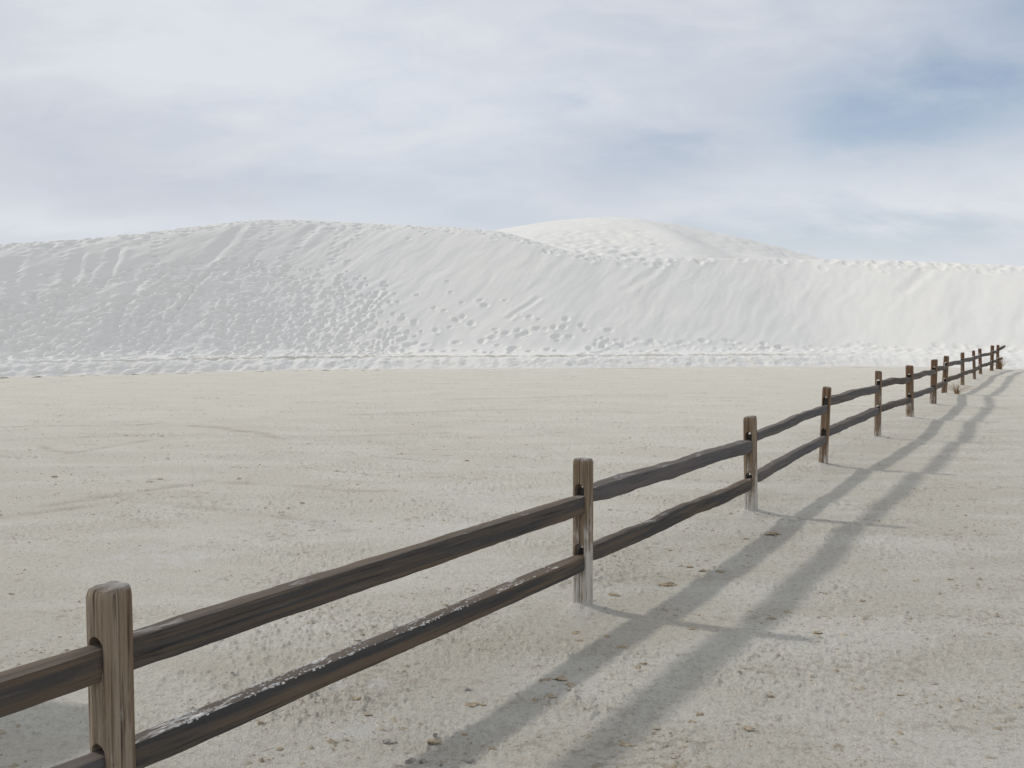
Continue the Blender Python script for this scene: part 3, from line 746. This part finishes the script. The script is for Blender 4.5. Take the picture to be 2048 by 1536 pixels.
put_bit('bark_flake', 1336, 1170, 38, 10, 0.1, M_FLAKE, 'largest brown bark flake, pointed, lying between second post and rail shadow', 'flake', None, 1)
put_bit('bark_flake', 1548, 1069, 26, 9, -0.1, M_FLAKE, 'dark brown bark flake at the edge of the rail shadow near third post', 'flake', None, 2)
put_bit('bark_flake', 868, 1488, 30, 9, 0.0, M_FLAKE, 'thin brown bark chip with a round grey pebble right behind it', 'flake', None, 3)
put_bit('pebble', 871, 1475, 11, 10, 0.4, M_CLOD, 'round grey pebble lying right behind a thin brown chip', 'pebble', None, 4, 0.25)
put_bit('bark_flake', 1130, 1248, 9, 6, 0.2, M_CLOD, 'tiny black chip on the sand below the second post', 'flake', None, 5, 0.4)
FL = [(772, 1487, 16, 6), (789, 1487, 14, 7), (822, 1524, 22, 12), (846, 1526, 18, 11), (940, 1525, 20, 11), (882, 1532, 12, 9), (935, 1381, 16, 10)]
for k, (px, py, w, h) in enumerate(FL):
    put_bit('sand_clod', px, py, w, h, 0.3 * k, M_CLOD, 'small grey sand clod on the hardpan beside the rail shadow', 'clod', 'grey sand clods by the fence', 20 + k, 0.8)
BR = [(1228, 1191, 20, 7), (714, 1397, 24, 9), (1285, 1331, 16, 6), (1276, 1338, 13, 5), (1155, 1268, 22, 6), (1215, 1276, 18, 6), (1245, 1296, 20, 7), (1160, 1285, 14, 6),
      (1440, 1142, 16, 5), (1410, 1141, 20, 5), (1380, 1132, 14, 5), (1492, 1077, 12, 4), (1385, 1258, 16, 5), (1545, 1238, 18, 5), (1640, 1185, 14, 4), (1650, 1186, 12, 4),
      (1635, 1268, 20, 6), (1540, 1395, 16, 7), (1495, 1464, 18, 9), (1400, 1434, 14, 6), (1385, 1448, 14, 5), (1800, 1393, 14, 5), (1900, 1159, 12, 4), (1725, 1202, 12, 4),
      (1120, 1360, 26, 7), (1140, 1371, 18, 6), (1100, 1395, 24, 5), (1090, 1362, 20, 6), (1250, 1492, 26, 6), (945, 1410, 26, 6), (965, 1410, 12, 6), (1070, 1400, 14, 6),
      (420, 1225, 12, 5), (655, 1275, 10, 5), (620, 1275, 10, 5), (690, 1302, 20, 6), (300, 965, 20, 5), (320, 960, 16, 4), (110, 955, 18, 5), (605, 1006, 14, 4),
      (1150, 1205, 12, 5), (1340, 1100, 12, 4), (1425, 1062, 12, 4), (300, 1470, 18, 8), (520, 1450, 16, 7), (560, 1500, 16, 7), (930, 1470, 14, 6), (985, 1500, 14, 6)]
for k, (px, py, w, h) in enumerate(BR):
    x, y = ground_at(px, py)
    if (x - posts[1]['base'][0]) * (-ad[1]) + (y - posts[1]['base'][1]) * ad[0] > 0:
        lb, gp = 'small tan-brown crust flake lying in the open lot between fence and dune', 'crust flakes in the lot'; w *= 0.75; h *= 0.7
    elif 1140 < px < 1300 and 1180 < py < 1345: lb, gp = 'small tan-brown crust flake in the litter patch just below the second post', 'crust flakes below the second post'
    elif py < 1150: lb, gp = 'small tan-brown crust flake on the sand between the second and third posts', 'crust flakes between the second and third posts'
    elif px > 1480: lb, gp = 'small tan-brown crust flake on the bare path beyond both rail shadows', 'crust flakes on the bare path'
    else: lb, gp = 'small tan-brown crust flake under or between the two rail shadows', 'crust flakes along the rail shadows'
    put_bit('crust_flake', px, py, w, h, (0.7 * k) % 0.6 - 0.3, M_FLAKE, lb, 'flake', gp, 100 + k, 0.9)

# countless crumbs of crust, too small to pick apart
rs = np.random.default_rng(11)
N = 60000
yy = 2.0 * (22 / 2.0) ** rs.uniform(0, 1, N); xx = rs.uniform(-0.62, 0.62, N) * yy
keep = (perlin(xx * 0.9, yy * 1.5, 8) + 0.6 * perlin(xx * 2.7, yy * 4.5, 9) + 0.3 * rs.normal(0, 1, N)) > 0.28
xx, yy = xx[keep], yy[keep]
pa = [p['base'] for p in posts[1:6]]
ex = np.concatenate([b_[0] + rs.normal(0, 0.13, 70) for b_ in pa]); ey = np.concatenate([b_[1] + rs.normal(0, 0.13, 70) for b_ in pa])
xx = np.concatenate([xx, ex]); yy = np.concatenate([yy, ey]); zz = ground_height(xx, yy, None); n = len(xx)
for b_ in pa: zz = zz + 0.040 * np.exp(-((xx - b_[0]) ** 2 + (yy - b_[1]) ** 2) / 0.13 ** 2) + 0.012 * np.exp(-((xx - b_[0]) ** 2 + (yy - b_[1]) ** 2) / 0.4 ** 2)
sz = 0.0035 * np.exp(rs.normal(0, 0.55, n)) * np.clip(1 + yy * 0.03, 1, 1.2); el = rs.uniform(0.8, 2.2, n); an = rs.normal(0.0, 0.6, n)
base = np.array([(1, 0, 0), (0, 1, 0), (-1, 0, 0), (0, -1, 0), (0.1, 0, 0.9)])
jb = base[None] * (1 + 0.5 * rs.uniform(-1, 1, (n, 5, 3)))
lx = jb[:, :, 0] * (sz * el)[:, None]; ly = jb[:, :, 1] * sz[:, None]; lz = jb[:, :, 2] * (sz * 0.9)[:, None]
ca, sa = np.cos(an)[:, None], np.sin(an)[:, None]
Vc = np.stack([xx[:, None] + lx * ca - ly * sa, yy[:, None] + lx * sa + ly * ca, zz[:, None] + lz], -1).reshape(-1, 3)
tri = np.array([(0, 1, 4), (1, 2, 4), (2, 3, 4), (3, 0, 4)])
Fi = (tri[None] + 5 * np.arange(n)[:, None, None]).reshape(-1, 3)
me = bpy.data.meshes.new('crumbs'); me.vertices.add(len(Vc)); me.vertices.foreach_set('co', Vc.reshape(-1).astype(np.float32))
me.loops.add(Fi.size); me.loops.foreach_set('vertex_index', Fi.reshape(-1).astype(np.int32))
me.polygons.add(len(Fi)); me.polygons.foreach_set('loop_start', np.arange(0, Fi.size, 3, dtype=np.int32)); me.update(calc_edges=True)
o = link('crust_crumbs', me, M_CRUMB, smooth=False); tag(o, 'loose tan crumbs of crust strewn over the hardpan', 'crumbs', kind='stuff')

# ------------------------------------------------------------------ unseen bin shape added beyond the frame to cast the corner shadow
bn = bpy.data.objects.new('bin_shadow_caster', None); COL.objects.link(bn); bn.location = (-3.20, 4.52, 0); bn.scale = (1.15, 1.15, 1)
tag(bn, 'unseen round brown bin shape with domed lid, added beyond the frame to cast a shadow', 'shadow caster')
def lathe(name, prof, mat, n=40):
    o = link(name, tube_mesh(name, [[(r * math.cos(2 * math.pi * k / n), r * math.sin(2 * math.pi * k / n), z) for k in range(n)] for r, z in prof]), mat, bn); return o
lathe('barrel', [(0.29, 0.0), (0.30, 0.02), (0.30, 0.26), (0.312, 0.28), (0.30, 0.30), (0.30, 0.55), (0.312, 0.57), (0.30, 0.59), (0.30, 0.82), (0.31, 0.84)], M_CASTER)
lathe('lid', [(0.325, 0.842), (0.33, 0.87), (0.30, 0.93), (0.22, 0.985), (0.10, 1.01), (0.01, 1.015)], M_CASTER)
